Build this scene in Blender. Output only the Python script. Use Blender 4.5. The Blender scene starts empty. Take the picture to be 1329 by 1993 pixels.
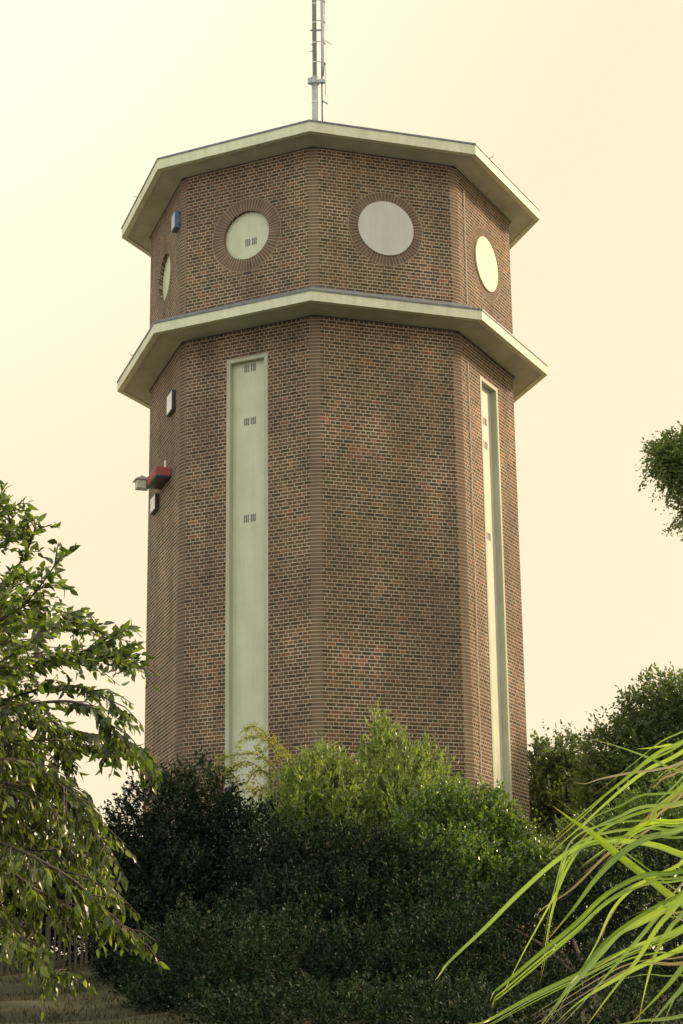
import bpy, bmesh, math, random
import numpy as np
from mathutils import Vector, Matrix
R = math.radians
SC = bpy.context.scene
COL = SC.collection
rng = np.random.default_rng(11)
random.seed(5)

# ---------------------------------------------------------------- camera
F, PITCH, ROLL, YAW, D = 3871.26, 0.28894, 0.012438, 0.004882, 50.744
W, H = 1329.0, 1993.0
cam_d = bpy.data.cameras.new('camera'); cam = bpy.data.objects.new('camera', cam_d); COL.objects.link(cam)
cam_d.sensor_fit = 'VERTICAL'; cam_d.sensor_height = 36; cam_d.lens = F/H*36
cam_d.clip_start = 0.1; cam_d.clip_end = 3000
# eye at the origin; heights are measured from the eye
CM = Matrix.Rotation(-YAW, 3, 'Z') @ Matrix.Rotation(PITCH, 3, 'X')
RGT, FWD, UPV = CM @ Vector((1,0,0)), CM @ Vector((0,1,0)), CM @ Vector((0,0,1))
cr, sr = math.cos(ROLL), math.sin(ROLL)
# the photograph is turned by ROLL: image x = cr*X - sr*Y, image y = sr*X + cr*Y
RI = RGT*cr - UPV*sr; UI = RGT*sr + UPV*cr
cam.matrix_world = Matrix(((RI.x, UI.x, -FWD.x, 0), (RI.y, UI.y, -FWD.y, 0), (RI.z, UI.z, -FWD.z, 0), (0, 0, 0, 1)))
SC.camera = cam

# ---------------------------------------------------------------- sky, sun, exposure
SUN_AZ, SUN_EL = R(24), R(27)        # azimuth from +x towards +y (behind the tower, to the right)
SUN_DIR = Vector((math.cos(SUN_AZ)*math.cos(SUN_EL), math.sin(SUN_AZ)*math.cos(SUN_EL), math.sin(SUN_EL)))
world = bpy.data.worlds.new("World"); SC.world = world; world.use_nodes = True
wt = world.node_tree; wt.nodes.clear()
def wn(t, **k):
    n = wt.nodes.new(t)
    for a, b in k.items(): setattr(n, a, b)
    return n
sky = wn('ShaderNodeTexSky', sky_type='NISHITA', sun_disc=False)
sky.sun_elevation = SUN_EL; sky.sun_rotation = math.pi/2 - SUN_AZ
sky.dust_density = 4; sky.air_density = 1.0; sky.ozone_density = 0.5
co = wn('ShaderNodeTexCoord')
dot = wn('ShaderNodeVectorMath', operation='DOT_PRODUCT')
hd = Vector((-0.30, 0.70, 0.66)).normalized()          # the thin, bright part of the overcast, high on the left
dot.inputs[1].default_value = hd
wt.links.new(co.outputs['Generated'], dot.inputs[0])
mr = wn('ShaderNodeMapRange', interpolation_type='SMOOTHSTEP')
mr.inputs['From Min'].default_value = 0.875; mr.inputs['From Max'].default_value = 0.995
wt.links.new(dot.outputs['Value'], mr.inputs['Value'])
veil = wn('ShaderNodeMix', data_type='RGBA')
veil.inputs[6].default_value = (10.9, 9.35, 6.45, 1)      # cream overcast
veil.inputs[7].default_value = (13.5, 12.3, 9.4, 1)
wt.links.new(mr.outputs[0], veil.inputs[0])
mx = wn('ShaderNodeMix', data_type='RGBA'); mx.inputs[0].default_value = 0.93
wt.links.new(sky.outputs[0], mx.inputs[6]); wt.links.new(veil.outputs[2], mx.inputs[7])
bg = wn('ShaderNodeBackground'); bg.inputs[1].default_value = 0.1
# brighter, whiter sky added overhead and behind the camera to light the walls
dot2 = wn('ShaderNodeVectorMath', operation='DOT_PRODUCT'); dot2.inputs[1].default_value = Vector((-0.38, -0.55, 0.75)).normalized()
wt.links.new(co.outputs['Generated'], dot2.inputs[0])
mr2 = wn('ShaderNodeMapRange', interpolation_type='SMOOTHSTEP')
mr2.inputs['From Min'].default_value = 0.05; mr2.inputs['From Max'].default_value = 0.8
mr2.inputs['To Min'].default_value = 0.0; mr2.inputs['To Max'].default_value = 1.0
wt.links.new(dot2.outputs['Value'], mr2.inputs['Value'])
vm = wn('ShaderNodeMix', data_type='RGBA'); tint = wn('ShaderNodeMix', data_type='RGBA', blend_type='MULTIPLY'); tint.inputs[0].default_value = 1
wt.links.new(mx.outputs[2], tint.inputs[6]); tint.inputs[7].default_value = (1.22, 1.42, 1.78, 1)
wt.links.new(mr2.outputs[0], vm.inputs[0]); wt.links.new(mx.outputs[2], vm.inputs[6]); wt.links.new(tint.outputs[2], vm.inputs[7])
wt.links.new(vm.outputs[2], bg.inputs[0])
wo = wn('ShaderNodeOutputWorld'); wt.links.new(bg.outputs[0], wo.inputs[0])
sl = bpy.data.lights.new('sun', 'SUN'); sl.energy = 5.0; sl.angle = R(7); sl.color = (1, 0.76, 0.50)
so = bpy.data.objects.new('sun', sl); COL.objects.link(so)
so.rotation_euler = SUN_DIR.to_track_quat('Z', 'Y').to_euler(); so.location = (60, 20, 60)
SC.view_settings.view_transform = 'Standard'; SC.view_settings.look = 'None'
SC.view_settings.gamma = 1; SC.view_settings.exposure = 0.0
SC.cycles.max_bounces = 6; SC.cycles.transparent_max_bounces = 6
SC.cycles.sample_clamp_indirect = 4

# ---------------------------------------------------------------- helpers
def P(px, py, y):
    """the point at depth y (metres in front of the eye) seen at photo pixel px, py"""
    d = FWD*F + RI*(px - W/2) + UI*(H/2 - py)
    return np.array(d*(y/d.y))
def ground(x, y):
    b = -1.6 + 0.117*max(0.0, y-6)
    if y > 49: b = -1.6 + 0.117*43 + 0.02*(y-49) if y < 200 else 6.45
    return b + 0.10*math.sin(x*0.45+y*0.2) + 0.06*math.sin(x*1.1-y*0.7)
def tag(o, label=None, cat=None, group=None, kind=None):
    if label: o['label'] = label
    if cat: o['category'] = cat
    if group: o['group'] = group
    if kind: o['kind'] = kind
    return o
def empty(name, loc, label, cat, group=None):
    o = bpy.data.objects.new(name, None); COL.objects.link(o); o.location = loc
    o.empty_display_size = 0.3
    return tag(o, label, cat, group)
def put(name, me, mat, parent=None):
    o = bpy.data.objects.new(name, me); COL.objects.link(o)
    if mat is not None and not me.materials: me.materials.append(mat)
    if parent is not None:
        o.parent = parent
        if parent.type == 'EMPTY': o.location = -Vector(parent.location)
    return o
def mesh_np(name, verts, faces_flat, nper, uv=None, smooth=False):
    """faces all with nper corners; uv = per-loop (n,2)"""
    me = bpy.data.meshes.new(name)
    nf = len(faces_flat)//nper
    me.vertices.add(len(verts)); me.vertices.foreach_set('co', np.asarray(verts, np.float32).ravel())
    me.loops.add(nf*nper); me.loops.foreach_set('vertex_index', np.asarray(faces_flat, np.int32))
    me.polygons.add(nf); me.polygons.foreach_set('loop_start', np.arange(nf, dtype=np.int32)*nper)
    me.polygons.foreach_set('loop_total', np.full(nf, nper, np.int32))
    if smooth: me.polygons.foreach_set('use_smooth', np.ones(nf, bool))
    if uv is not None:
        l = me.uv_layers.new(name='UVMap'); l.data.foreach_set('uv', np.asarray(uv, np.float32).ravel())
    me.update(calc_edges=True); me.validate()
    return me
class MB:
    """collects polygons with optional uvs -> one mesh"""
    def __init__(s): s.v, s.f, s.uv = [], [], []
    def poly(s, pts, uvs=None):
        i = len(s.v); s.v += [tuple(p) for p in pts]; s.f.append(list(range(i, i+len(pts))))
        s.uv.append(uvs if uvs is not None else [(0, 0)]*len(pts))
    def box(s, o, ax, ay, az, x0, x1, y0, y1, z0, z1):
        c = lambda x, y, z: o + ax*x + ay*y + az*z
        p = [c(x, y, z) for z in (z0, z1) for y in (y0, y1) for x in (x0, x1)]
        for q in ((0,2,3,1), (4,5,7,6), (0,1,5,4), (2,6,7,3), (0,4,6,2), (1,3,7,5)): s.poly([p[k] for k in q])
    def tube(s, pts, rad, n=8, caps=True):
        pts = [Vector(p) for p in pts]; rr = rad if hasattr(rad, '__len__') else [rad]*len(pts)
        rings = []; prev = None
        for i, p in enumerate(pts):
            t = (pts[min(i+1, len(pts)-1)] - pts[max(i-1, 0)]).normalized()
            a = prev if prev is not None else (Vector((0,0,1)) if abs(t.z) < .9 else Vector((1,0,0)))
            u = (a - t*a.dot(t)).normalized(); w = t.cross(u); prev = u
            rings.append([p + (u*math.cos(k*2*math.pi/n) + w*math.sin(k*2*math.pi/n))*rr[i] for k in range(n)])
        i0 = len(s.v)
        for r in rings: s.v += [tuple(q) for q in r]
        for i in range(len(rings)-1):
            for k in range(n):
                s.f.append([i0+i*n+k, i0+i*n+(k+1) % n, i0+(i+1)*n+(k+1) % n, i0+(i+1)*n+k]); s.uv.append([(0, 0)]*4)
        if caps:
            s.f.append([i0+k for k in range(n)][::-1]); s.uv.append([(0, 0)]*n)
            j = i0+(len(rings)-1)*n; s.f.append([j+k for k in range(n)]); s.uv.append([(0, 0)]*n)
    def build(s, name, mat, parent=None, smooth=False, weld=False):
        me = bpy.data.meshes.new(name); me.from_pydata(s.v, [], s.f)
        l = me.uv_layers.new(name='UVMap')
        flat = [c for f in s.uv for c in f]
        l.data.foreach_set('uv', np.array(flat, np.float32).ravel())
        bm = bmesh.new(); bm.from_mesh(me)
        if weld: bmesh.ops.remove_doubles(bm, verts=bm.verts, dist=1e-4)
        bmesh.ops.recalc_face_normals(bm, faces=bm.faces)
        bm.to_mesh(me); bm.free()
        if smooth: me.polygons.foreach_set('use_smooth', [True]*len(me.polygons))
        return put(name, me, mat, parent)

# ---------------------------------------------------------------- materials
def newmat(name):
    m = bpy.data.materials.new(name); m.use_nodes = True; nt = m.node_tree; nt.nodes.clear()
    out = nt.nodes.new('ShaderNodeOutputMaterial')
    return m, nt, out
class NT:
    def __init__(s, nt): s.nt = nt
    def n(s, t, **k):
        x = s.nt.nodes.new(t)
        for a, b in k.items(): setattr(x, a, b)
        return x
    def l(s, a, b): s.nt.links.new(a, b)
    def m(s, op, a, b=None, c=None, clamp=False):
        x = s.nt.nodes.new('ShaderNodeMath'); x.operation = op; x.use_clamp = clamp
        for i, v in enumerate((a, b, c)):
            if v is None: continue
            if isinstance(v, (int, float)): x.inputs[i].default_value = v
            else: s.l(v, x.inputs[i])
        return x.outputs[0]
    def ramp(s, fac, stops, interp='LINEAR'):
        x = s.nt.nodes.new('ShaderNodeValToRGB'); x.color_ramp.interpolation = interp
        e = x.color_ramp.elements
        while len(e) < len(stops): e.new(0.5)
        for el, (p, c) in zip(e, stops): el.position = p; el.color = (*c, 1)
        s.l(fac, x.inputs[0]); return x.outputs[0]
    def mix(s, fac, a, b, bt='MIX'):
        x = s.nt.nodes.new('ShaderNodeMix'); x.data_type = 'RGBA'; x.blend_type = bt
        for i, v in ((0, fac), (6, a), (7, b)):
            if isinstance(v, (int, float)): x.inputs[i].default_value = v
            elif isinstance(v, tuple): x.inputs[i].default_value = (*v, 1)
            else: s.l(v, x.inputs[i])
        return x.outputs[2]
    def noise(s, scale, vec=None, detail=3, rough=.5):
        x = s.nt.nodes.new('ShaderNodeTexNoise'); x.inputs['Scale'].default_value = scale
        x.inputs['Detail'].default_value = detail; x.inputs['Roughness'].default_value = rough
        if vec is not None: s.l(vec, x.inputs['Vector'])
        return x.outputs['Fac']
    def bsdf(s, out, color, rough=.8, spec=.3, bump=None, bstr=.3, bdist=.01, metal=0):
        b = s.n('ShaderNodeBsdfPrincipled')
        if isinstance(color, tuple): b.inputs['Base Color'].default_value = (*color, 1)
        else: s.l(color, b.inputs['Base Color'])
        b.inputs['Roughness'].default_value = rough; b.inputs['Specular IOR Level'].default_value = spec
        b.inputs['Metallic'].default_value = metal
        if bump is not None:
            bp = s.n('ShaderNodeBump'); bp.inputs['Strength'].default_value = bstr; bp.inputs['Distance'].default_value = bdist
            s.l(bump, bp.inputs['Height']); s.l(bp.outputs[0], b.inputs['Normal'])
        s.l(b.outputs[0], out.inputs[0]); return b
BRICKS = [(0, (.050, .041, .031)), (.25, (.088, .062, .043)), (.48, (.130, .080, .052)), (.70, (.150, .090, .057)), (.86, (.25, .115, .064)), (1, (.42, .180, .095))]
def brick_material(radial=False, vary=.80):
    m, nt, out = newmat('radial brickwork' if radial else 'brickwork'); k = NT(nt)
    uv = k.n('ShaderNodeUVMap').outputs[0]
    sp = k.n('ShaderNodeSeparateXYZ'); k.l(uv, sp.inputs[0]); u, v = sp.outputs[0], sp.outputs[1]
    geo = k.n('ShaderNodeTexCoord').outputs['Object']
    cmb = k.n('ShaderNodeCombineXYZ')
    if radial:       # u counts bricks round the ring, v is the radius in metres
        col = k.m('FLOOR', u); fu = k.m('FRACT', u)
        w = k.m('MULTIPLY', v, 2*math.pi/64)
        d1 = k.m('MULTIPLY', k.m('MINIMUM', fu, k.m('SUBTRACT', 1, fu)), w)
        ro = k.m('MULTIPLY', k.m('ABSOLUTE', k.m('SUBTRACT', v, 1.0)), 1)
        d = k.m('MINIMUM', d1, ro)
        mask = k.m('SMOOTH_MIN', 1.0, 1.0, 0)
        mask = k.m('SUBTRACT', 1, k.m('DIVIDE', k.m('SUBTRACT', d, .006), .005, clamp=True), clamp=True)
        k.l(col, cmb.inputs[0])
    else:
        h = .0907
        vr = k.m('DIVIDE', v, h); row = k.m('FLOOR', vr); fv = k.m('MULTIPLY', k.m('FRACT', vr), h)
        odd = k.m('MODULO', row, 2.0)
        width = k.m('MULTIPLY_ADD', odd, -.13, .26)
        alt = k.m('MODULO', k.m('FLOOR', k.m('DIVIDE', row, 2.0)), 2.0)
        shift = k.m('ADD', k.m('MULTIPLY', k.m('MULTIPLY', alt, .13), k.m('SUBTRACT', 1, odd)), k.m('MULTIPLY', odd, .065))
        wob = k.m('MULTIPLY', k.m('SUBTRACT', k.noise(9, geo, 1), .5), .012)
        uu = k.m('DIVIDE', k.m('ADD', k.m('ADD', u, shift), wob), width)
        col = k.m('FLOOR', uu); fu = k.m('MULTIPLY', k.m('FRACT', uu), width)
        d = k.m('MINIMUM', k.m('ADD', fu, .006), fv)
        mask = k.m('SUBTRACT', 1, k.m('DIVIDE', k.m('SUBTRACT', d, .021), .007, clamp=True), clamp=True)
        k.l(col, cmb.inputs[0]); k.l(row, cmb.inputs[1]); k.l(odd, cmb.inputs[2])
    wn_ = k.n('ShaderNodeTexWhiteNoise', noise_dimensions='3D'); k.l(cmb.outputs[0], wn_.inputs[0])
    r = wn_.outputs['Value']
    n1 = k.noise(.35, geo, 5, .6); n2 = k.noise(1.1, geo, 6, .7)
    patch = k.m('MULTIPLY', k.m('SUBTRACT', n1, .5), .75)
    patch = k.m('ADD', patch, k.m('MULTIPLY', k.m('SUBTRACT', n2, .5), .45))
    rr = k.m('ADD', k.m('MULTIPLY', k.m('SUBTRACT', r, .5), vary), k.m('ADD', patch, .44), clamp=True)
    bc = k.ramp(rr, BRICKS)
    bc = k.mix(k.m('MULTIPLY', k.noise(30, geo, 4), .4), bc, (.075, .055, .045))
    mc = k.ramp(k.m('ADD', n2, k.m('MULTIPLY', k.m('SUBTRACT', n1, .5), .9)), [(.25, (.32, .24, .165)), (.5, (.44, .345, .24)), (.68, (.55, .44, .32)), (.85, (.70, .58, .43))])
    c = k.mix(mask, bc, mc)
    # weathering: soot streaks run down the wall
    mp = k.n('ShaderNodeMapping'); mp.inputs['Scale'].default_value = (1.8, 1.8, .12); k.l(geo, mp.inputs[0])
    st = k.ramp(k.noise(1.0, mp.outputs[0], 4, .6), [(.35, (.80, .80, .80)), (.62, (1.05, 1.05, 1.05))])
    if radial: c = k.mix(.35, c, (.25, .185, .135))
    if vary < .45: c = k.mix(.35, c, (.26, .19, .14))
    c = k.mix(1.0, c, st, 'MULTIPLY')
    hgt = k.m('ADD', k.m('MULTIPLY', mask, -1.0), k.m('MULTIPLY', r, .35))
    k.bsdf(out, c, .88, .25, hgt, .7, .008)
    return m
def plain(name, col, rough=.6, spec=.3, var=.12, scale=3, streak=0, metal=0, dirt=None):
    m, nt, out = newmat(name); k = NT(nt)
    geo = k.n('ShaderNodeTexCoord').outputs['Object']
    lo = tuple(c*(1-var) for c in col); hi = tuple(min(1, c*(1+var*.6)) for c in col)
    c = k.ramp(k.noise(scale, geo, 5, .6), [(.3, lo), (.7, hi)])
    if streak:
        mp = k.n('ShaderNodeMapping'); mp.inputs['Scale'].default_value = (7, 7, .35); k.l(geo, mp.inputs[0])
        s = k.ramp(k.noise(1.0, mp.outputs[0], 5, .65), [(.38, (1-streak,)*3), (.60, (1, 1, 1))])
        c = k.mix(1.0, c, s, 'MULTIPLY')
    if dirt:
        c = k.mix(k.m('MULTIPLY', k.ramp(k.noise(1.3, geo, 5, .7), [(.5, (0, 0, 0)), (.75, (1, 1, 1))]), .5), c, dirt)
    k.bsdf(out, c, rough, spec, k.noise(40, geo, 2), .08, .01, metal)
    return m
def leaf_material(name, cols, trans=.35, rough=.45, spec=.4, big=.6, tcol=None):
    m, nt, out = newmat(name); k = NT(nt)
    g = k.n('ShaderNodeNewGeometry'); ob = k.n('ShaderNodeTexCoord').outputs['Object']
    r = g.outputs['Random Per Island']
    f = k.m('ADD', k.m('MULTIPLY', r, .6), k.m('MULTIPLY', k.noise(big, ob, 3), .6))
    f = k.m('SUBTRACT', f, .1, clamp=True)
    c = k.ramp(f, [(i/(len(cols)-1), q) for i, q in enumerate(cols)])
    b = k.n('ShaderNodeBsdfPrincipled'); k.l(c, b.inputs['Base Color'])
    b.inputs['Roughness'].default_value = rough; b.inputs['Specular IOR Level'].default_value = spec
    t = k.n('ShaderNodeBsdfTranslucent')
    tc = k.mix(1.0, c, tcol or (1.5, 1.7, .6), 'MULTIPLY'); k.l(tc, t.inputs[0])
    ms = k.n('ShaderNodeMixShader'); ms.inputs[0].default_value = trans
    k.l(b.outputs[0], ms.inputs[1]); k.l(t.outputs[0], ms.inputs[2]); k.l(ms.outputs[0], out.inputs[0])
    return m
M = dict(
    brick=brick_material(), ring=brick_material(True, .5), corner=brick_material(False, .42),
    paint=plain('cream painted concrete', (.73, .725, .54), .6, .3, .10, 2.0, .10, dirt=(.45, .44, .33)),
    frame=plain('pale green painted frame', (.46, .475, .365), .6, .3, .08, 3, .14),
    panel=plain('pale green painted panel', (.60, .615, .48), .55, .3, .10, 1.6, .07, dirt=(.52, .50, .40)),
    disc=plain('greyish painted board', (.58, .56, .53), .6, .3, .06, 2, .05),
    disc_y=plain('cream painted board', (.75, .70, .48), .6, .3, .06, 2, .05),
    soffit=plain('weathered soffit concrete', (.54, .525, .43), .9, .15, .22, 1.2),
    zinc=plain('weathered zinc', (.20, .215, .23), .5, .4, .25, 4, .25),
    steel=plain('galvanised steel', (.42, .44, .45), .45, .5, .2, 12, metal=.3),
    dark=plain('dark grille metal', (.19, .19, .17), .6, .3, .2, 8),
    cable=plain('light grey cable', (.60, .56, .50), .6, .3, .1, 8),
    red=plain('faded red paint', (.42, .095, .085), .5, .35, .28, 9, .2),
    white=plain('white painted metal', (.86, .84, .78), .5, .4, .06, 5),
    blue=plain('blue painted casing', (.09, .14, .25), .5, .4, .2, 5),
    lilac=plain('lilac plastic face', (.52, .49, .62), .4, .4, .08, 5),
    casing=plain('dark casing', (.05, .05, .055), .5, .4, .2, 5),
    bark=plain('bark', (.11, .085, .06), .9, .2, .4, 14),
    twig=plain('pale twig bark', (.10, .08, .055), .8, .25, .3, 20),
    wood=plain('weathered grey wood', (.12, .10, .075), .9, .2, .35, 16, .3),
)
def ground_material():
    m, nt, out = newmat('grassy bank'); k = NT(nt)
    geo = k.n('ShaderNodeTexCoord').outputs['Object']
    c = k.ramp(k.noise(.35, geo, 6, .65), [(.3, (.020, .026, .013)), (.5, (.042, .045, .022)), (.62, (.085, .075, .042)), (.8, (.14, .12, .075))])
    c = k.mix(k.m('MULTIPLY', k.noise(9, geo, 4), .6), c, (.035, .035, .02))
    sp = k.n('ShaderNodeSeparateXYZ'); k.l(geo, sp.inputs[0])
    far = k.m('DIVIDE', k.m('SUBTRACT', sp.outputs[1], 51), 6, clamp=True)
    c = k.mix(far, c, (.30, .27, .19))  # pale ground added past the tower to bounce light onto the soffits
    k.bsdf(out, c, .95, .15, k.noise(25, geo, 4), .6, .05)
    return m
M['ground'] = ground_material()
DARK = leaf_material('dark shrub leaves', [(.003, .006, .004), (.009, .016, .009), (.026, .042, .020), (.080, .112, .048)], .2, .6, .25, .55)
GLOSSY = leaf_material('glossy shrub leaves', [(.026, .044, .016), (.070, .11, .030), (.17, .23, .060), (.38, .42, .14)], .4, .20, .9, .9)
LIGHT = leaf_material('light willowy leaves', [(.060, .085, .032), (.15, .19, .060), (.28, .33, .105), (.52, .54, .22)], .38, .3, .6, 1.6)
TAWNY = leaf_material('yellowing leaves', [(.12, .13, .035), (.24, .25, .06), (.38, .35, .11), (.48, .32, .13)], .4, .5, .3, 1.5)
CHERRY = leaf_material('drooping tree leaves', [(.020, .030, .012), (.056, .080, .024), (.145, .19, .050), (.38, .44, .13)], .45, .28, .6, 1.6)
BIRCH = leaf_material('small tree leaves', [(.10, .125, .06), (.16, .19, .09), (.24, .27, .13)], .5, .5, .3, 1.2)
BACKT = leaf_material('background tree leaves', [(.035, .050, .026), (.080, .11, .050), (.13, .165, .068), (.22, .26, .10)], .4, .35, .5, .5)
BLADE = leaf_material('green grass blades', [(.13, .20, .035), (.30, .43, .065), (.52, .64, .13)], .42, .38, .5, 2.0, (1.4, 1.5, .5))
def blade_extras(m):
    nt = m.node_tree; k = NT(nt); b = [n for n in nt.nodes if n.type == 'BSDF_PRINCIPLED'][0]
    t = [n for n in nt.nodes if n.type == 'BSDF_TRANSLUCENT'][0]
    col = b.inputs['Base Color'].links[0].from_socket
    sp = k.n('ShaderNodeSeparateXYZ'); k.l(k.n('ShaderNodeUVMap').outputs[0], sp.inputs[0])
    mid = k.m('SUBTRACT', 1, k.m('DIVIDE', k.m('ABSOLUTE', k.m('SUBTRACT', sp.outputs[0], .5)), .11), clamp=True)
    c = k.mix(k.m('MULTIPLY', mid, .55), col, (.50, .58, .26))
    vein = k.n('ShaderNodeTexWave'); vein.inputs['Scale'].default_value = 4.0; vein.inputs['Distortion'].default_value = .6
    mp = k.n('ShaderNodeMapping'); mp.inputs['Scale'].default_value = (1, .02, 1); k.l(k.n('ShaderNodeUVMap').outputs[0], mp.inputs[0]); k.l(mp.outputs[0], vein.inputs[0])
    c = k.mix(k.m('MULTIPLY', vein.outputs['Fac'], .22), c, (.06, .11, .02))
    blot = k.noise(14, k.n('ShaderNodeTexCoord').outputs['Object'], 4, .6)
    tip = k.m('SUBTRACT', 1, k.m('DIVIDE', k.m('ADD', sp.outputs[1], k.m('MULTIPLY', k.m('SUBTRACT', blot, .5), .10)), .10), clamp=True)
    c = k.mix(tip, c, (.42, .33, .17))
    k.l(c, b.inputs['Base Color'])
    k.l(k.mix(1.0, c, (1.4, 1.5, .5), 'MULTIPLY'), t.inputs[0])
blade_extras(BLADE)
DRYB = leaf_material('dry grass blades', [(.24, .21, .10), (.40, .34, .18), (.52, .44, .26)], .35, .6, .3, 3.0, (1.1, 1.0, .8))

# ---------------------------------------------------------------- ground
def make_ground():
    ys = np.concatenate([np.arange(-30, 70, .8), np.array([75, 85, 100, 130, 180, 260, 400, 700, 1200, 2000.])])
    xs = np.concatenate([[-1500, -700, -300, -150, -80, -50], np.arange(-34, 34.1, .8), [50, 80, 150, 300, 700, 1500.]])
    v = []
    for y in ys:
        for x in xs:
            z = ground(x, y)
            if 5 < y < 48 and abs(x) < 34: z += random.uniform(-.05, .05)
            v.append((x, y, z))
    f = []; n = len(xs)
    for j in range(len(ys)-1):
        for i in range(n-1): f += [j*n+i, j*n+i+1, (j+1)*n+i+1, (j+1)*n+i]
    o = put('ground', mesh_np('ground', v, f, 4, smooth=True), M['ground'])
    tag(o, 'grassy earth bank rising towards the tower', kind='structure')
make_ground()

# ---------------------------------------------------------------- water tower
ROT = -0.078759; AP_L, AP_U, CH = 4.6, 4.6442, 0.15
RC1, RC2 = 5.830, 5.859
Z_BASE = 3.0
CEN = Vector((0, D, 0)); UZ = Vector((0, 0, 1))
T8 = math.tan(math.pi/8)
def face_axes(k):
    an = -math.pi/2 + ROT + (k+.5)*math.pi/4
    return Vector((math.cos(an), math.sin(an), 0)), Vector((-math.sin(an), math.cos(an), 0))
tower = empty('water_tower', (0, D, Z_BASE), 'octagonal brown brick water tower with two cream cornices and round windows', 'tower')
def FP(k, ap, u, z, out=0):
    n, t = face_axes(k); return CEN + n*(ap+out) + t*u + UZ*z
def wall(ap, z0, z1, holes, name):
    mb = MB(); cbs = []; hs = ap*T8; side = 2*hs
    e = hs - CH
    chord = 2*CH*math.sin(R(67.5))
    for k in range(-4, 4):
        u0 = (k+4)*(side+.01); UVo = lambda u, z: (u + u0 + hs, z)
        hl = holes.get(k, [])
        def q(a, b, c, d): # rect u a..b z c..d
            if b-a > 1e-5 and d-c > 1e-5:
                mb.poly([FP(k, ap, a, c), FP(k, ap, b, c), FP(k, ap, b, d), FP(k, ap, a, d)], [UVo(a, c), UVo(b, c), UVo(b, d), UVo(a, d)])
        if not hl: q(-e, e, z0, z1)
        for hk in hl:
            if hk[0] == 'rect':
                _, a, b, c, d, dep = hk
                q(-e, a, z0, z1); q(b, e, z0, z1); q(a, b, z0, c); q(a, b, d, z1)
                for (p0, p1) in (((a, c), (a, d)), ((a, d), (b, d)), ((b, d), (b, c))):
                    mb.poly([FP(k, ap, *p0), FP(k, ap, *p1), FP(k, ap, *p1, -dep), FP(k, ap, *p0, -dep)],
                            [UVo(*p0), UVo(*p1), UVo(p1[0]+.1, p1[1]), UVo(p0[0]+.1, p0[1])])
            else:
                _, uc, zc, rad, dep = hk
                S = rad+.12
                q(-e, uc-S, z0, z1); q(uc+S, e, z0, z1); q(uc-S, uc+S, z0, zc-S); q(uc-S, uc+S, zc+S, z1)
                n = 64
                for i in range(n):
                    a0, a1 = 2*math.pi*i/n, 2*math.pi*(i+1)/n
                    ci = lambda a, r=rad: (uc+math.cos(a)*r, zc+math.sin(a)*r)
                    sq = lambda a: (uc+math.cos(a)*S/max(abs(math.cos(a)), abs(math.sin(a))), zc+math.sin(a)*S/max(abs(math.cos(a)), abs(math.sin(a))))
                    pp = [ci(a0), sq(a0), sq(a1), ci(a1)]
                    mb.poly([FP(k, ap, *x) for x in pp], [UVo(*x) for x in pp])
                    pp = [ci(a0), ci(a1)]
                    mb.poly([FP(k, ap, *pp[0]), FP(k, ap, *pp[1]), FP(k, ap, *pp[1], -dep), FP(k, ap, *pp[0], -dep)],
                            [UVo(*pp[0]), UVo(*pp[1]), UVo(pp[1][0], pp[1][1]+.1), UVo(pp[0][0], pp[0][1]+.1)])
        # corner strip between face k and k+1, laid with its own special bricks
        a, b = FP(k, ap, e, z0), FP(k+1, ap, -e, z0)
        uc0 = .26*(300+k*31)
        dz = UZ*(z1-z0)
        cb = MB(); cbs.append(cb); cb.poly([a, b, b+dz, a+dz], [(uc0+.026, z0), (uc0+.048, z0), (uc0+.048, z1), (uc0+.026, z1)])
    w = mb.build(name, M['brick'], tower, weld=False)
    for cb in cbs: cb.build('corner_bricks', M['corner'], w)
    return w
ZC = 21.253
wall(AP_U, 18.9, 23.32, {-1: [('circ', 0, ZC, .66, .16)], -2: [('circ', 0, ZC, .66, .16)], 3: [('circ', 0, ZC, .66, .16)], 2: [('circ', 0, ZC, .66, .16)]}, 'upper_wall')
STRIP = (-.585, .60, 4.2, 17.95)
wall(AP_L, Z_BASE-.6, 18.78, {-1: [('rect', *STRIP, .22)], 1: [('rect', *STRIP, .22)]}, 'lower_wall')

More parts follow.
